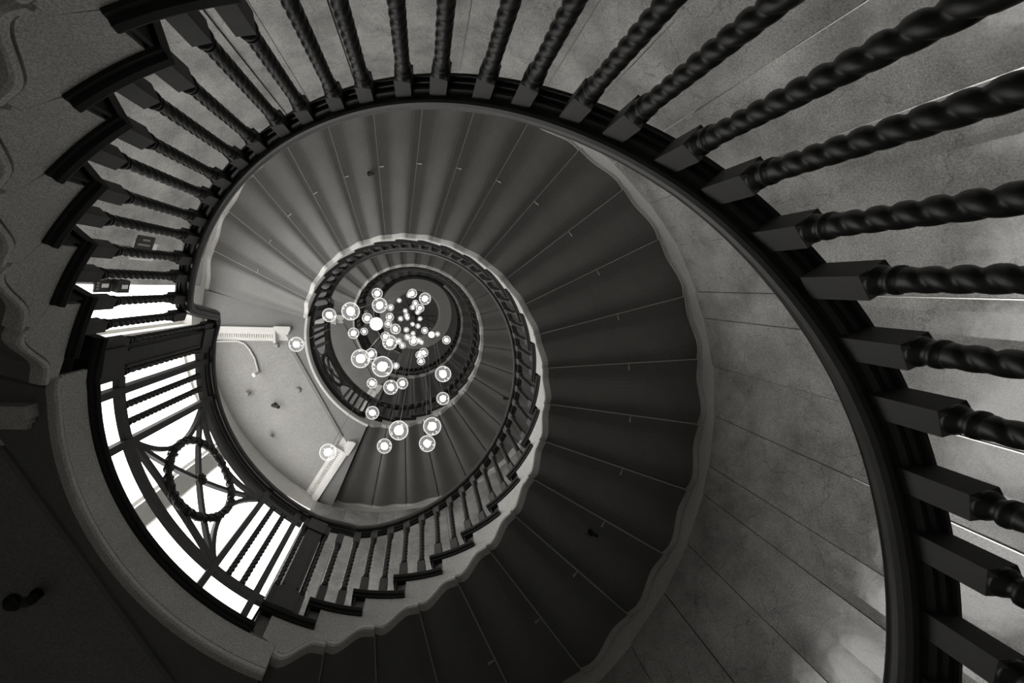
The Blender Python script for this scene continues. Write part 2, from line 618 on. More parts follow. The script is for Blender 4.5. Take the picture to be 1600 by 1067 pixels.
# ------------------------------------------------------------------ landings
def sarc(fl, a, b, step=.25):
    n = max(2, int(abs(b - a) / step))
    return [a + (b - a) * i / n for i in range(n + 1)]

CH_A, CH_B = (-1.93, .74), (-1.22, 2.17)        # chord beam of the landing soffit (first landing)
def chord_pt(t, z, push=0.):
    x = CH_A[0] + (CH_B[0] - CH_A[0]) * t; y = CH_A[1] + (CH_B[1] - CH_A[1]) * t
    return Vector((x - .896 * push, y + .445 * push + off(z), z))

LLAB = {1: 'nearest stair landing with broad pale curved fascia, lower left',
        2: 'second stair landing with bright coffered soffit, left of the globes',
        3: 'third stair landing, small dark curved soffit behind the globes',
        4: 'top stair landing, tiny curved slab high in the well'}
def landing(k):
    fl = flights[k] if k in flights else None
    z = TL1 + (k - 1) * FLOOR_H
    zb = z - .262                                  # lower edge of the fascia
    root = thing('stair_landing', LLAB[k], 'landing', fl.P(27.5, 0, zb), 'stair landings')
    inv = Matrix.Translation(-root.location)
    end = 30.9 if k < 4 else 30.9
    ns = sarc(fl, 23.96, 31.11 - .0, .22)
    # ring slab near the well, out to the chord
    mb = MB(); rings = []
    def edge_outer(n, zz):
        th = fl.th(n)
        # intersection of the radial line with the chord, else constant radius
        dx, dy = cos(th), sin(th)
        x1, y1 = CH_A; x2, y2 = CH_B
        ex, ey = x2 - x1, y2 - y1
        den = dx * ey - dy * ex
        t = ((x1 - WX) * ey - (y1 - WY) * ex) / den
        return Vector((WX + dx * t, WY + dy * t + off(zz), zz))
    thA = math.atan2(CH_A[1] - WY, CH_A[0] - WX); thB = math.atan2(CH_B[1] - WY, CH_B[0] - WX)
    nA = (A0 - (thA - 2 * pi if thA > 0 else thA)) / DA
    nA = (A0 - thA) / DA % NPER
    nB = (A0 - thB) / DA % NPER
    DN = .40
    # soffit pieces: end beams (full depth to wall) and middle beam up to the chord
    def slab(n0, n1, outer, zlo, zhi, name, m):
        q = MB(); rg = []
        for n in sarc(fl, n0, n1, .2):
            o1 = outer(n, zlo); o2 = outer(n, zhi)
            rg.append([fl.P(n, .0, zlo), o1, o2, fl.P(n, .0, zhi)])
        q.sweep(rg)
        ob = q.build(name, m, root); ob.matrix_parent_inverse = inv
        return ob
    full = lambda n, zz: fl.W(n, 0, zz)
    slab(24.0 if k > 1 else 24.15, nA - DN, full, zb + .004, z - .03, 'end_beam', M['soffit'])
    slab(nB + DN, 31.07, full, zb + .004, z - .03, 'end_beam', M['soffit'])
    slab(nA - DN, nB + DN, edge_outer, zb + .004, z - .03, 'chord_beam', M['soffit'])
    # coffer ceiling
    q = MB(); rg = []
    zc = zb + .13
    for n in sarc(fl, nA - DN, nB + DN, .2):
        rg.append([edge_outer(n, zc), fl.W(n, 0, zc), fl.W(n, 0, z - .03), edge_outer(n, z - .03)])
    q.sweep(rg)
    ob = q.build('coffer_panel', M['ceiling'] if k < 3 else M['soffit'], root); ob.matrix_parent_inverse = inv
    # bead under the chord
    q = MB()
    for w0, h0_ in ((.0, .035), (.03, .07)):
        q.hexa([chord_pt(0, zb - .012 + w0, w0), chord_pt(1, zb - .012 + w0, w0), chord_pt(1, zb - .012 + w0, w0 + .028), chord_pt(0, zb - .012 + w0, w0 + .028),
                chord_pt(0, zb + .14, w0), chord_pt(1, zb + .14, w0), chord_pt(1, zb + .14, w0 + .028), chord_pt(0, zb + .14, w0 + .028)])
    ob = q.build('chord_moulding', M['soffit'], root); ob.matrix_parent_inverse = inv
    # stepped cornice along both radial beams with dentils
    for nn, sg in ((nA, 1), (nB, -1)):
        th = fl.th(nn)
        dirr = Vector((cos(th), sin(th), 0))
        tang = Vector((sin(th), -cos(th), 0)) * sg     # into the coffer
        r0 = (edge_outer(nn, zb) - Vector((WX, WY + off(zb), zb))).length + .0
        if k == 1: r0 -= .14
        r1 = rbase(th) + WALL
        base = Vector((WX, WY + off(zb), 0))
        q = MB(); SH = -.18
        def bar(ra, rb, w0, w1, za, zz):
            w0 += SH; w1 += SH
            p = []
            for zq in (za, zz):
                p += [base + dirr * ra + tang * w0 + Vector((0, 0, zq)), base + dirr * rb + tang * w0 + Vector((0, 0, zq)),
                      base + dirr * rb + tang * w1 + Vector((0, 0, zq)), base + dirr * ra + tang * w1 + Vector((0, 0, zq))]
            q.hexa(p)
        bar(r0 + .20, r1, -.02, .030, zb - .035, zc)
        bar(r0 + .20, r1, .030, .060, zb - .010, zc)
        bar(r0 + .20, r1, .060, .085, zb + .025, zc)
        bar(r0 + .20, r1, .085, .150, zb + .075, zc)
        bar(r0 + .20, r1, .150, .175, zb + .095, zc)
        bar(r0 + .20, r1, .175, .195, zb + .115, zc)
        # end block with sunk panel look
        bar(r0 - .03, r0 + .20, -.04, .02, zb - .06, zc)
        bar(r0 - .01, r0 + .20, .02, .05, zb - .045, zc)
        bar(r0 + .01, r0 + .20, .05, .08, zb - .02, zc)
        bar(r0 + .02, r0 + .20, .08, .17, zb + .01, zc)
        bar(r0 + .18, r0 + .215, .0, .20, zb - .055, zc)
        ob = q.build('cornice', M['plaster'], root); ob.matrix_parent_inverse = inv
        q2 = MB(); bar_q = q; q = q2
        x = r0 + .24
        while x < r1 - .03:
            bar(x, x + .016, .090, .145, zb + .058, zb + .076)
            x += .032
        ob = q2.build('dentils', M['plaster'], root); ob.matrix_parent_inverse = inv
    # fascia
    mb = MB(); rings = []
    prof = [(.004, -.003), (-.018, -.003), (-.030, .0), (-.036, .012), (-.034, .026), (-.026, .040), (-.012, .045), (.010, .052), (-.012, .058), (-.012, .205), (.004, .205)]
    for n in ns:
        rings.append([fl.P(n, d, zb + h) for d, h in prof])
    mb.sweep(rings)
    ob = mb.build('fascia', M['stone'], root, label='pale curved stone fascia with a rolled lower edge'); ob.matrix_parent_inverse = inv
    # floor with dark nosing
    mb = MB(); rings = []
    for n in sarc(fl, 23.36, 31.11 - .60, .2):
        rings.append([fl.P(n, -.038, z), fl.P(n, -.044, z - .012), fl.P(n, -.038, z - .030), fl.P(n, -.026, z - .034), fl.P(n, -.022, z - .048), fl.P(n, -.010, z - .056),
                      fl.P(n, .06, z - .056), fl.P(n, .06, z)])
    mb.sweep(rings)
    ob = mb.build('nosing', M['tread'], root, label='dark nosing along the landing edge'); ob.matrix_parent_inverse = inv
    mb = MB(); rings = []
    for n in sarc(fl, 23.36, 31.11 - .60, .3):
        rings.append([fl.P(n, .06, z - .03), fl.W(n, 0, z - .03), fl.W(n, 0, z), fl.P(n, .06, z)])
    mb.sweep(rings)
    ob = mb.build('floor_slab', M['soffit'], root); ob.matrix_parent_inverse = inv
    return root

for k in (1, 2, 3, 4):
    landing(k)

# landing balustrades
def strip(fl, mb, pts, w, d0, d1):
    """flat bar that follows (station, height) points on the guard surface; w = width in the surface"""
    m = len(pts); rings = []
    for i, (n, z) in enumerate(pts):
        a = pts[max(i - 1, 0)]; c = pts[min(i + 1, m - 1)]
        pa, pc = fl.P(a[0], 0, a[1]), fl.P(c[0], 0, c[1])
        t = (pc - pa).normalized()
        rad = fl.P(n, 1, z) - fl.P(n, 0, z); rad.normalize()
        s = t.cross(rad).normalized()
        p = fl.P(n, 0, z)
        rings.append([p + s * (-w / 2) + rad * d0, p + s * (w / 2) + rad * d0, p + s * (w / 2) + rad * d1, p - s * (w / 2) + rad * d1])
    mb.sweep(rings)

GL = {1: 'guard rail with leafy wreath panel on the nearest landing, against bright windows',
      2: 'small guard rail with wreath panel on the second landing, left of the globes',
      3: 'tiny guard rail of the third landing, behind the globes',
      4: 'guard rail of the top landing circling the ceiling'}
def guard(k):
    fl = flights[k]
    z = TL1 + (k - 1) * FLOOR_H
    zt = z + 1.125
    root = thing('landing_balustrade', GL[k], 'balustrade', fl.P(27.4, 0, z), 'guard rails of the landings')
    inv = Matrix.Translation(-root.location)
    def fin(mb, name, m, smooth=False, label=None):
        o = mb.build(name, m, root, smooth, label); o.matrix_parent_inverse = inv; return o
    n_end = 31.11 - .3
    rail_mesh(fl, [(n, zt) for n in sarc(fl, 23.9, n_end, .15)], 'handrail', root).matrix_parent_inverse = inv
    # under-rail fillet
    for zz, nm, w in ((z + 1.03, 'top_rail', .045), (z + .185, 'bottom_rail', .05)):
        mb = MB(); strip(fl, mb, [(n, zz) for n in sarc(fl, 24.3, 30.45, .15)], w, -.016, .022); fin(mb, nm, M['iron'])
    posts = [24.60, 25.72, 29.07, 30.22]
    for n in posts:
        mb = MB(); strip(fl, mb, [(n, z), (n, z + 1.118)], .042, -.022, .022); fin(mb, 'post', M['iron'])
    for n in (24.98, 25.34, 29.45, 29.83):
        o = place('twisted_bar', BAL_L, fl.P(n, 0, z + .21), fl.th(n), root); o.matrix_parent_inverse = inv
    n0, n1, z0, z1 = 25.76, 29.03, z + .215, z + 1.0
    nc, zc = (n0 + n1) / 2, (z0 + z1) / 2 - .01
    def curve(pa, pb, ctrl, name, w=.026):
        mb = MB(); pts = []
        for i in range(17):
            t = i / 16
            pts.append((pa[0] * (1 - t) ** 2 + 2 * ctrl[0] * t * (1 - t) + pb[0] * t * t, pa[1] * (1 - t) ** 2 + 2 * ctrl[1] * t * (1 - t) + pb[1] * t * t))
        strip(fl, mb, pts, w, -.016, .016); fin(mb, name, M['iron'])
    curve((n0, z0), (n1, z1), (nc, zc), 'diagonal_bar'); curve((n0, z1), (n1, z0), (nc, zc), 'diagonal_bar')
    for s in (0,):
        curve((n0, z0), (n0, z1), (n0 + 1.22, zc), 'curved_bar', .03)
        curve((n1, z0), (n1, z1), (n1 - 1.22, zc), 'curved_bar', .03)
        curve((n0, z0), (n1, z0), (nc, z0 + .20), 'curved_bar', .03)
        curve((n0, z1), (n1, z1), (nc, z1 - .20), 'curved_bar', .03)
    # wreath: twisted leafy ring
    if k < 4:
        mb = MB(); pts = []; rad = []
        rw = .285
        for i in range(72):
            a = 2 * pi * i / 72
            pts.append(fl.P(nc + rw * cos(a) / (DA * fl.R(27.4)), -.018, zc + rw * sin(a)))
            rad.append(.025 + .004 * sin(i * 2 * pi / 6))
        mb.tube(pts, rad, 8, loop=True)
        for c in range(8):
            a0 = 2 * pi * (c + .5) / 8
            for q in range(9):
                a = a0 + random.uniform(-.14, .14); rr = rw + random.uniform(-.024, .024)
                mb.ball(fl.P(nc + rr * cos(a) / (DA * fl.R(27.4)), -.018 + random.uniform(-.022, .006), zc + rr * sin(a)), random.uniform(.009, .015), 6)
        # ribbon wrap
        for turn in range(2):
            pts = []
            for i in range(220):
                a = 2 * pi * i / 220; ph = 16 * a + pi * turn
                rr = rw + .027 * cos(ph)
                pts.append(fl.P(nc + rr * cos(a) / (DA * fl.R(27.4)), -.018 + .027 * sin(ph), zc + rr * sin(a)))
            mb.tube(pts, .005, 5, loop=True)
        fin(mb, 'wreath', M['iron'], True, 'round leafy wreath bound with ribbon')
        mb = MB()
        mb.ball(fl.P(nc, -.03, zc), .022, 8)
        for q in range(8):
            a = 2 * pi * q / 8
            mb.ball(fl.P(nc + .03 * cos(a) / (DA * 1.4), -.026, zc + .03 * sin(a)), .016, 7)
        fin(mb, 'rosette', M['iron'], True)
    # panelled newels at both ends with half balusters
    for nn, zz, hh in ((23.88, z, 1.12), (31.11 - .21, z + RISE, .96)):
        mb = MB()
        p = fl.P(nn, 0, zz); th = fl.th(nn)
        mb.box(p + Vector((0, 0, .08)), (.085, .15, .16), th)
        mb.box(p + Vector((0, 0, .16 + (hh - .30) / 2)), (.060, .125, hh - .30), th)
        mb.box(p + Vector((0, 0, hh - .07)), (.085, .15, .14), th)
        for s in (-1, 1):
            c = p + Vector((0, 0, .16 + (hh - .30) / 2)) + Matrix.Rotation(th, 3, 'Z') @ Vector((-.033, s * .048, 0))
            mb.box(c, (.010, .014, hh - .36), th)
        fin(mb, 'newel_post', M['block'])
        for d in (-.33, .33):
            me = BAL_N
            o = place('twisted_bar', me, fl.P(nn + d, 0, zz), fl.th(nn + d), root); o.matrix_parent_inverse = inv
            o.scale = (1, 1, (hh - .01) / .89)
for k in (1, 2, 3, 4):
    guard(k)

# ------------------------------------------------------------------ outer wall
WIN = []                                         # (theta0, theta1, z0, z1)
for k in (1, 2, 3, 4):
    z = TL1 + (k - 1) * FLOOR_H
    for t0, t1 in ((118, 148), (152, 182), (186, 197)):
        WIN.append((t0, t1, z + .30, z + 3.58, k))
def struct(o):
    o['kind'] = 'structure'; return o
zl = sorted({-.9, 0, 1} | {round(w_[2], 4) for w_ in WIN} | {round(w_[3], 4) for w_ in WIN} | {17.9})
tl = sorted({118, 148, 152, 182, 186, 197} | {200 + 4 * i for i in range(0, 70) if 200 + 4 * i < 476} | {123, 128, 133, 138, 143, 157, 162, 167, 172, 177, 191})
tl.append(478)
vs = {}; V = []; F = []
def vid(t, z, d):
    key = (t % 360, z, d)
    if key not in vs:
        th = radians(t); vs[key] = len(V); V.append(PW(th, rbase(th) + WALL + d, z))
    return vs[key]
for a, c in zip(tl, tl[1:]):
    for z0, z1 in zip(zl, zl[1:]):
        hole = any(w_[0] <= a and c <= w_[1] and w_[2] - .001 <= z0 and z1 <= w_[3] + .001 for w_ in WIN)
        if not hole:
            for d in (0, .22):
                F.append((vid(a, z0, d), vid(c, z0, d), vid(c, z1, d), vid(a, z1, d)))
for t0, t1, z0, z1, k in WIN:                    # reveals
    ts = [t for t in tl if t0 <= t <= t1]
    for a, c in zip(ts, ts[1:]):
        for z in (z0, z1):
            z = min(zl, key=lambda q: abs(q - z))
            F.append((vid(a, z, 0), vid(c, z, 0), vid(c, z, .22), vid(a, z, .22)))
    for t in (t0, t1):
        za, zc_ = min(zl, key=lambda q: abs(q - z0)), min(zl, key=lambda q: abs(q - z1))
        F.append((vid(t, za, 0), vid(t, zc_, 0), vid(t, zc_, .22), vid(t, za, .22)))
struct(meshobj('wall_round', V, F, M['plaster']))

for wi, (t0, t1, z0, z1, k) in enumerate(WIN, 1):
    root = bpy.data.objects.new('window_%d' % wi, None); COL.objects.link(root); root['kind'] = 'structure'
    tm = radians((t0 + t1) / 2); root.location = PW(tm, rbase(tm) + WALL + .12, z0)
    inv = Matrix.Translation(-root.location)
    def wp(t, d, z):
        th = radians(t); return PW(th, rbase(th) + WALL + d, z)
    mb = MB(); ts = [t0 + (t1 - t0) * i / 6 for i in range(7)]
    for a, c in zip(ts, ts[1:]):
        mb.hexa([wp(a, .17, z0), wp(c, .17, z0), wp(c, .18, z0), wp(a, .18, z0), wp(a, .17, z1), wp(c, .17, z1), wp(c, .18, z1), wp(a, .18, z1)])
    o = mb.build('pane', M['pane'] if k == 1 else M['pane2'] if k == 2 else M['pane3'], root); o.matrix_parent_inverse = inv; o['kind'] = 'structure'
    mb = MB()
    def fb(a, c, za, zz):
        mb.hexa([wp(a, .13, za), wp(c, .13, za), wp(c, .165, za), wp(a, .165, za), wp(a, .13, zz), wp(c, .13, zz), wp(c, .165, zz), wp(a, .165, zz)])
    for a, c in zip(ts, ts[1:]):
        fb(a, c, z0, z0 + .04); fb(a, c, z1 - .04, z1)
    fb(t0, t0 + .7, z0, z1); fb(t1 - .7, t1, z0, z1)
    o = mb.build('window_frame', M['white'], root); o.matrix_parent_inverse = inv; o['kind'] = 'structure'

# marble wall lining following each flight, slabs with fine open joints
JN = [3.2, 4.1, 4.9, 5.8, 6.63, 7.37, 8.10, 8.51, 9.23, 9.95, 10.67, 11.08, 11.83, 12.61, 13.45, 14.33, 15.05, 15.9, 16.4, 17.3, 18.2, 19.1, 19.6, 20.5, 21.4, 22.3, 23.2, 23.9]
JN = [-.55, .35, 1.25, 1.7, 2.5] + JN
for k in (1, 2, 3, 4):
    up = Flight(k + 1); lo = flights[k]
    mb = MB()
    for a, c in zip(JN, JN[1:]):
        g = .006
        tA, tB = up.th(a + g), up.th(c - g)
        rings = []
        nseg = 4
        ja, jb_, jc = random.uniform(-.010, .010), random.uniform(-.010, .010), random.uniform(-.02, .02)
        for j in range(nseg + 1):
            n = a + g + (c - a - 2 * g) * j / nseg
            th = up.th(n); r = rbase(th) + WALL
            ztop = up.tip(n) - .07
            zbot = -.85 if k == 1 else up.tip(n) - FLOOR_H + .20
            e = .004 if j in (0, nseg) else 0
            e += ja * (1 - j / nseg) + jb_ * j / nseg - .012
            rings.append([PW(th, r - .022 + e + jc, zbot), PW(th, r - .022 + e, ztop - .006), PW(th, r - .016 + e, ztop), PW(th, r - .001, ztop), PW(th, r - .001, zbot)])
        mb.sweep(rings)
    struct(mb.build('wall_marble' if k == 1 else 'wall_marble', M['marble']))
    # scalloped plaster moulding where each flight meets the wall
for k in (2, 3, 4):
    fl = flights[k]
    mb = MB()
    for n in range(0, 24):
        S = 12; z0, z1 = fl.tip(n), fl.tip(n + 1); rings = []
        for s in range(S + 1):
            i = n + s / S
            z = z0 + LIFT + NUB * (1 - s / S) ** 6 + (z1 - z0) * soffit_z(s / S)
            d = fl.wall_dr(i)
            rings.append([fl.P(i, d - .045, z + .02), fl.P(i, d - .045, z - .006), fl.P(i, d - .038, z - .010), fl.P(i, d - .030, z - .005), fl.P(i, d - .016, z - .012), fl.P(i, d - .002, z - .016), fl.P(i, d - .002, z + .02)])
        mb.sweep(rings)
    struct(mb.build('trim_%d' % k, M['plaster']))

# metal strips added to imitate light caught in the lowest marble joints
up = Flight(2)
mb = MB()
for a in JN:
    if 9 < a < 15:
        q = []
        for zz in (-.8, up.tip(a) - 1.25):
            q += [PW(up.th(a - .0045), rbase(up.th(a)) + WALL - .038, zz), PW(up.th(a + .0045), rbase(up.th(a)) + WALL - .038, zz),
                  PW(up.th(a + .0045), rbase(up.th(a)) + WALL - .002, zz), PW(up.th(a - .0045), rbase(up.th(a)) + WALL - .002, zz)]
        mb.hexa(q)
struct(mb.build('trim_joint_glint', M['chrome']))

# ground floor far below the camera and the ceiling at the top
mb = MB(); mb.box((0, 1, -2.05), (16, 16, .1)); struct(mb.build('floor', M['plaster']))
ZC = 17.6
CX, CY = -.35, WY + off(ZC)
def ring_mesh(name, rings, material, seg=72):
    """rings: list of (radius, z)"""
    V = []; F = []
    for r, z in rings:
        for j in range(seg):
            a = 2 * pi * j / seg; V.append((CX + r * cos(a), CY + r * sin(a), z))
    for i in range(len(rings) - 1):
        for j in range(seg):
            j2 = (j + 1) % seg
            F.append((i * seg + j, i * seg + j2, (i + 1) * seg + j2, (i + 1) * seg + j))
    return meshobj(name, V, F, material, smooth=False)
o = ring_mesh('ceiling', [(3.3, ZC), (3.3, ZC + .3), (.0, ZC + .3), (.0, ZC + .16), (.96, ZC + .16), (1.5, ZC + .16), (1.5, ZC), (3.3, ZC)], M['ceiling'])
struct(o)
struct(ring_mesh('trim_ceiling', [(.95, ZC + .15), (.96, ZC + .10), (1.0, ZC + .07), (1.03, ZC + .03), (1.45, ZC - .01), (1.50, ZC - .02), (1.50, ZC + .15), (.95, ZC + .15)], M['white']))

# ------------------------------------------------------------------ pendant globes
GLOBES = [
 (463, 538, 11.5), (512.3, 706.4, 12.9), (514.4, 492.3, 10.7), (547.8, 486.3, 14), (589.4, 458.5, 8.4), (593.1, 476.9, 11.8), (610.4, 480.3, 5),
 (573.6, 497.1, 7.9), (588, 506, 10.3), (609, 495.3, 6.3), (606.4, 506.1, 5.6), (618, 514, 8), (552.4, 520.6, 8.6), (569, 517.8, 5.8),
 (623.7, 469.4, 3.7), (644.3, 458.5, 7.2), (639, 461, 4), (664, 466.6, 9.2), (649, 473.7, 5), (656.5, 481.4, 6.4), (644.7, 480.3, 4),
 (652.7, 487.6, 4.2), (633.4, 485.7, 3.6), (635.3, 492.8, 4.3), (636.5, 497, 3.5), (625.9, 498, 4), (656.3, 498, 3.6), (644.7, 506.5, 3.5),
 (653.1, 509.5, 4), (634.8, 515.3, 4.2), (663.6, 516.3, 5.3), (674.3, 522.8, 5), (683.7, 521.9, 3.8), (645.3, 521, 3.8), (697.5, 531.3, 6.5),
 (602.1, 525.6, 7.2), (609, 535, 11.5), (636.8, 526.6, 5), (646, 533, 7.2), (654.6, 532.2, 4.4), (658.8, 535, 3.6), (623, 533, 4.6), (628.8, 540, 5), (646.5, 527.5, 3.6),
 (563.4, 560.3, 14.6), (580, 553.2, 9.2), (597.4, 572.7, 16.3), (618.8, 571.6, 5.2), (581.3, 598.6, 8.1), (610.5, 605, 11.4), (628.7, 599, 9),
 (661.9, 551, 7.2), (655.3, 554.7, 6), (657.8, 564.4, 6.1), (692.3, 584.3, 12.5), (692, 622.6, 10), (581.8, 644.9, 10.4), (622.9, 672.3, 15),
 (600.6, 696.8, 11.5), (675.2, 666, 14), (667.5, 693, 12.7)]
GNAME = {
 0: 'glass globe lamp hanging alone at the far left, beside the cornice of the second landing',
 1: 'glass globe lamp hanging lowest at the left, in front of the second landing cornice',
 2: 'glass globe lamp in front of the left balusters of the third ring',
 3: 'large glass globe lamp at the upper left of the cluster, with one to its left',
 4: 'medium glass globe lamp at the top left of the cluster, touching a larger one below',
 5: 'large glass globe lamp just under the topmost left globe',
 7: 'medium glass globe lamp touching the left side of a solid white globe',
 8: 'solid white glowing globe lamp left of the centre cluster',
 11: 'medium glass globe lamp right of the solid white globe and lower',
 12: 'medium glass globe lamp left of the cluster, half bright and half dark',
 13: 'small glass globe lamp just right of the half dark globe at the left',
 15: 'medium glass globe lamp at the top of the cluster against the ceiling ring',
 17: 'large glass globe lamp at the upper right against the ceiling',
 19: 'medium glass globe lamp at the middle of the ceiling disc, between three small ones',
 30: 'medium glass globe lamp at the right below the ceiling canopy arms',
 31: 'small solid white globe lamp at the right edge of the ceiling ring',
 34: 'medium glass globe lamp furthest right in the cluster, over the black top railing',
 35: 'medium glass globe lamp touching the upper left of a larger globe in mid cluster',
 36: 'large glass globe lamp in mid cluster, left of two small ones',
 38: 'medium glass globe lamp overlapping several small ones low on the ceiling disc',
 44: 'very large glass globe lamp at the left of the lower cluster',
 45: 'medium glass globe lamp touching the right of the very large left globe',
 46: 'largest glass globe lamp of all, in the middle of the lower cluster',
 47: 'small glass globe lamp touching the right of the largest globe',
 48: 'small glass globe lamp below the two very large ones, left of a pair',
 49: 'large glass globe lamp, left one of a touching pair',
 50: 'medium glass globe lamp, right one of a touching pair',
 51: 'medium glass globe lamp, topmost of three overlapping ones over the black railing',
 52: 'small glass globe lamp, middle one of three overlapping ones over the black railing',
 53: 'small glass globe lamp, lowest of three overlapping ones over the black railing',
 54: 'large glass globe lamp at the right, overlapping the third flight railing',
 55: 'medium glass globe lamp at the right on the pale bracket ring of the third flight',
 56: 'medium glass globe lamp on the pale fascia of the third ring at the lower left',
 6: 'small glass globe lamp left of the ceiling ring, top of a column of three',
 9: 'small glass globe lamp left of the ceiling ring, middle of a column of three',
 10: 'small glass globe lamp beside the solid white globe, lowest of a column of three',
 14: 'tiny glass globe lamp alone at the upper left edge of the ceiling disc',
 16: 'tiny glass globe lamp half hidden behind the medium globe at the top',
 18: 'small glass globe lamp above the medium globe at the middle of the ceiling disc',
 20: 'tiny glass globe lamp just left of the medium globe on the ceiling disc',
 21: 'tiny glass globe lamp peeping out below the medium globe on the ceiling disc',
 22: 'tiny glass globe lamp, topmost of three in a column left of the canopy hub',
 23: 'small glass globe lamp, middle one of the column left of the canopy hub',
 24: 'tiny glass globe lamp half hidden at the foot of the column left of the hub',
 25: 'tiny glass globe lamp at the left tips of the canopy arms',
 26: 'tiny glass globe lamp just right of the canopy hub',
 27: 'tiny glass globe lamp directly below the canopy hub',
 28: 'small glass globe lamp below right of the canopy hub, beside a tiny one',
 29: 'small glass globe lamp below the hub, above the left end of the lower clump',
 32: 'tiny glass globe lamp just right of the small solid white globe',
 33: 'small glass globe lamp at the top of the lower clump under the canopy',
 37: 'small glass globe lamp at the left end of the lower clump',
 39: 'small glass globe lamp just right of the medium globe in the lower clump',
 40: 'tiny glass globe lamp at the right end of the lower clump',
 41: 'small glass globe lamp right of the large mid cluster globe, upper of two',
 42: 'small glass globe lamp right of the large mid cluster globe, lower of two',
 43: 'tiny glass globe lamp squeezed inside the lower clump above the medium globe',
 57: 'large glass globe lamp at the bottom middle, uppermost left of the bottom four',
 58: 'medium glass globe lamp at the bottom, lowest left of the bottom four',
 59: 'large glass globe lamp at the bottom right, upper of a close pair',
 60: 'medium glass globe lamp at the bottom right, lower of a close pair'}

def ico(name, r, sub, material, bumpy=0.):
    bm = bmesh.new(); bmesh.ops.create_icosphere(bm, subdivisions=sub, radius=r)
    if bumpy:
        rnd = random.Random(3)
        for v in bm.verts:
            n = v.co.normalized()
            v.co *= 1 + bumpy * (sin(5 * n.x + 1) * sin(4 * n.y + 2) + .5 * sin(9 * n.z + 3 * n.x))
    me = bpy.data.meshes.new(name); bm.to_mesh(me); bm.free()
    for p in me.polygons: p.use_smooth = True
    me.materials.append(material); return me
GR = .080
me_shell = ico('glass_shell', GR, 4, M['glass'])
me_core = ico('core', GR * .42, 3, M['core'], .08)
me_full = ico('full_core', GR * .90, 3, M['core'])
capmb = MB()
capmb.tube([(0, 0, GR - .004), (0, 0, GR + .018), (0, 0, GR + .030)], [.012, .012, .003], 8)
mc = bpy.data.meshes.new('cap'); mc.from_pydata([tuple(v) for v in capmb.v], [], capmb.f); mc.materials.append(M['chrome'])
glintmb = MB()  # tiny glowing balls that stand in for reflections spotting the glass
rnd = random.Random(5)
for q in range(5):
    a = rnd.uniform(0, 2 * pi); h = rnd.uniform(-.9, .4); s = math.sqrt(1 - h * h)
    glintmb.ball(Vector((s * cos(a), s * sin(a), h)) * GR * .82, rnd.uniform(.002, .0045), 6)
m_b = bpy.data.meshes.new('glint_dots'); m_b.from_pydata([tuple(v) for v in glintmb.v], [], glintmb.f); m_b.materials.append(M['core'])
CMT = CM.transposed()
for gi, (x, y, rp) in enumerate(GLOBES):
    d = Vector(((x - 672) / 650, (y - 564.3) / 650, 1.0))
    dw = CMT @ d
    depth = 650 * GR / rp
    depth = min(depth, 15.6)
    p = dw * depth
    if p.z > 16.6: p = dw * (16.6 / dw.z)
    g = thing('pendant_globe', GNAME.get(gi, 'tiny glass globe lamp among the small ones high up against the ceiling'), 'lamp', p, 'pendant globes of the chandelier')
    solid = gi in (8, 31)
    sh = place('glass_shell', me_shell, (0, 0, 0), 0, g)
    co = place('lamp_core', me_full if solid else me_core, (0, 0, 0), 0, g); co.rotation_euler = (gi * .7, gi * .3, gi * 1.1)
    if not solid: co.scale = (1.0, 1.0 + .2 * ((gi * 37) % 10) / 10, 1.2)
    place('cap', mc, (0, 0, 0), 0, g)
    if not solid:
        bb = place('glint_dots', m_b, (0, 0, 0), gi * 1.3, g)
    cb_ = MB(); L = ZC + .1 - p.z
    cb_.tube([(0, 0, GR + .02), (0, 0, L)], .0022, 5)
    cb_.build('cable', M['cable'], g)

# ceiling canopy: hub with thin radial arms
can = thing('chandelier_canopy', 'black star shaped canopy with thin radial arms on the ceiling disc', 'chandelier', (-.35, 1.25, ZC + .05))
mb = MB(); mb.tube([(0, 0, -.02), (0, 0, .12)], .07, 16); mb.build('hub', M['black'], can)
for a, L in ((-122, .8), (-142, .8), (-160, .82), (-178, .85), (2, .88), (20, .85), (38, .82), (72, .6), (92, .72), (108, .6), (-100, .5)):
    mb = MB(); t = Vector((cos(radians(a)), sin(radians(a)), 0))
    s = Vector((-t.y, t.x, 0)) * .011
    p = [t * .05 - s, t * .05 + s, t * L + s, t * L - s]
    mb.hexa([q + Vector((0, 0, -.012)) for q in p] + [q + Vector((0, 0, .012)) for q in p])
    mb.build('arm', M['black'], can)

# ------------------------------------------------------------------ small fittings
def fitting(name, label, cat, px, py, h, material, kind=0, ang=0., L=.12):
    d = CMT @ Vector(((px - 672) / 650, (py - 564.3) / 650, 1.0)); p = d * (h / d.z)
    mb = MB()
    if kind == 0:      # small spot lamp: ceiling rose and tilted barrel
        mb.tube([(0, 0, 0), (0, 0, -.02)], .03, 14)
        mb.tube([(0, 0, -.015), (0, 0, -.06)], .008, 8)
        t = Vector((cos(ang), sin(ang), -.5)).normalized()
        mb.tube([Vector((0, 0, -.06)) - t * .03, Vector((0, 0, -.06)) + t * L], .026, 12)
    elif kind == 1:    # flush round detector
        mb.tube([(0, 0, 0), (0, 0, -.018), (0, 0, -.034), (0, 0, -.036)], [.045, .045, .028, .01], 18)
    o = mb.build(name, material)
    o.location = p
    return tag(o, label, cat)
ZL2 = TL1 + FLOOR_H - .262
zc2 = ZL2 + .13
fitting('smoke_detector', 'round detector on the bright landing soffit, nearest its straight edge', 'detector', 466, 609, zc2, M['grey'], 1)
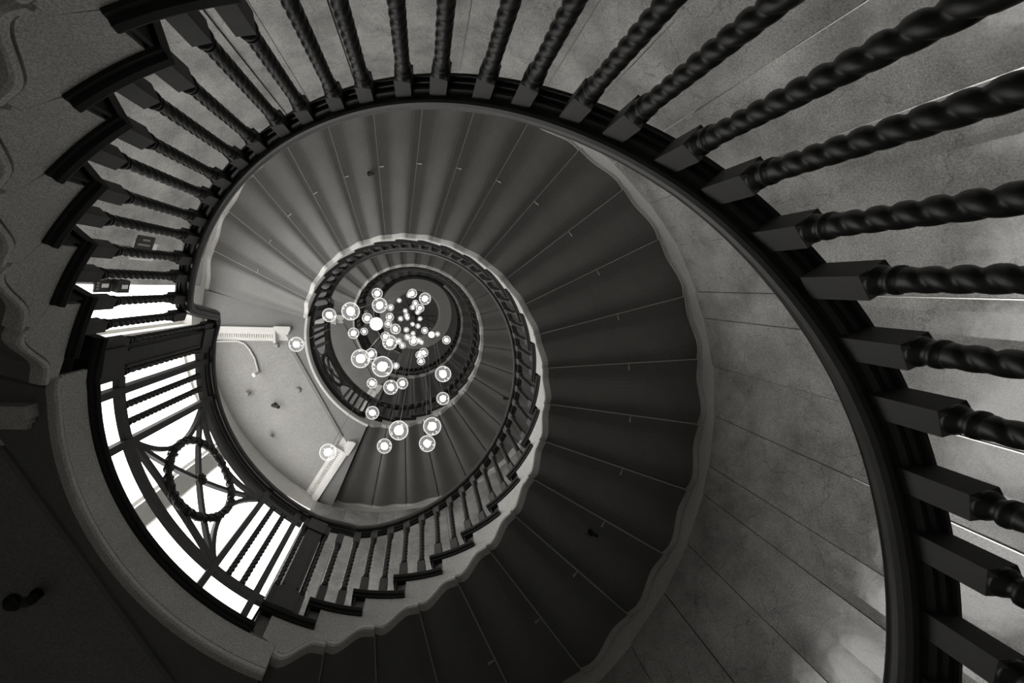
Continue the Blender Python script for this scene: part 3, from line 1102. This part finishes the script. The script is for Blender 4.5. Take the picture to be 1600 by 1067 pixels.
fitting('spot_lamp', 'small black spotlight in the middle of the bright landing soffit', 'lamp', 430, 632, zc2, M['black'], 0, .1, .10)
fitting('spot_lamp', 'small spotlight at the far left on the bright landing soffit, below the bent pipe', 'lamp', 389, 614, zc2, M['grey'], 0, -1.2, .05)
fitting('spot_lamp', 'small spotlight lowest on the bright landing soffit', 'lamp', 425, 680, zc2, M['grey'], 0, -.6, .05)
fitting('spot_lamp', 'small spotlight at the cornice corner of the bright landing soffit', 'lamp', 433, 538, zc2, M['grey'], 0, .2, .06)
mb = MB()
pp = []
for x, y in ((325, 534), (350, 533), (372, 533), (382, 537), (390, 546), (398, 560), (404, 582)):
    d = CMT @ Vector(((x - 672) / 650, (y - 564.3) / 650, 1.0)); pp.append(d * ((zc2 - .02) / d.z))
mb.tube(pp, .014, 8)
mb.tube([pp[-1], pp[-1] + Vector((0, 0, -.10)), pp[-1] + Vector((0, 0, -.16))], [.014, .020, .034], 10)
tag(mb.build('conduit_pipe', M['plaster'], None, True), 'bent white pipe running along the bright landing soffit', 'pipe')
# fittings on the dark soffit of the first landing
ZL1 = TL1 - .262
fitting('spot_lamp', 'dark spotlight on the soffit of the nearest landing, lower left corner', 'lamp', 60, 926, ZL1 + .10, M['black'], 0, -.6, .10)
fitting('smoke_detector', 'dark round detector beside the spotlight on the nearest landing soffit', 'detector', 22, 940, ZL1 + .12, M['black'], 1)
# small hooks on the stair undersides
def hook(k, n, dr, label):
    fl = flights[k]
    s = n % 1
    z = fl.tip(floor(n)) + RISE * soffit_z(s) + LIFT * dr / WALL
    mb = MB(); p = fl.P(n, dr, z)
    mb.tube([Vector((0, 0, .01)), Vector((0, 0, -.03))], .022, 10)
    mb.tube([Vector((0, 0, -.02)), Vector((.05, .01, -.05))], .014, 8)
    o = mb.build('soffit_hook', M['black']); o.location = p
    tag(o, label, 'hook')
hook(2, 18.28, .7, 'small black fitting on the second flight underside, upper left')
hook(2, 6.67, .7, 'small black fitting on the second flight underside, lower right')
hook(3, 6.95, .7, 'small black fitting on the third flight underside, right of the globes')

# framed picture and sign on the wall behind the nearest balusters
def wall_plate(name, label, cat, n0, n1, z0, z1, parts):
    fl = flights[1]
    nm = (n0 + n1) / 2; th = A0 - nm * DA
    r = rbase(th) + WALL - .03
    c = PW(th, r, (z0 + z1) / 2)
    u = Vector((sin(th), -cos(th), 0))           # increasing station
    W_ = (n1 - n0) * DA * r; Hh = z1 - z0
    root = thing(name, label, cat, c)
    nrm = Vector((-cos(th), -sin(th), 0))
    for nm_, m, a0, a1, b0, b1, d0, d1 in parts:
        mb = MB(); p = []
        for dd in (d0, d1):
            for a, b in ((a0, b0), (a1, b0), (a1, b1), (a0, b1)):
                p.append(u * ((a - .5) * W_) + Vector((0, 0, (b - .5) * Hh)) + nrm * dd)
        mb.hexa(p); mb.build(nm_, M[m], root)
    return root
wall_plate('framed_picture', 'framed print with wide white mount on the wall behind the left balusters', 'picture', 22.97, 23.47, 4.29, 4.66,
    [('frame', 'white', 0, 1, 0, 1, 0, .02), ('print', 'dark', .08, .92, .04, .80, .0205, .024)] +
    [('print_detail', 'grey', a, a + .07, b, b + h, .0245, .026) for a, b, h in ((.2, .3, .3), (.38, .15, .5), (.62, .35, .35), (.75, .2, .2))])
wall_plate('notice_sign', 'dark notice with pale hand mark beside a small box, behind the left balusters', 'sign', 23.84, 24.08, 3.93, 4.31,
    [('plate', 'dark', 0, 1, 0, .55, 0, .012), ('hand_mark', 'white', .38, .66, .22, .45, .0125, .015), ('box', 'black', .05, .95, .57, 1, 0, .07), ('box_window', 'white', .35, .65, .70, .92, .0705, .073)] +
    [('text_line', 'grey', .10 + .2 * q, .22 + .2 * q, .06, .14, .0125, .014) for q in range(4)])
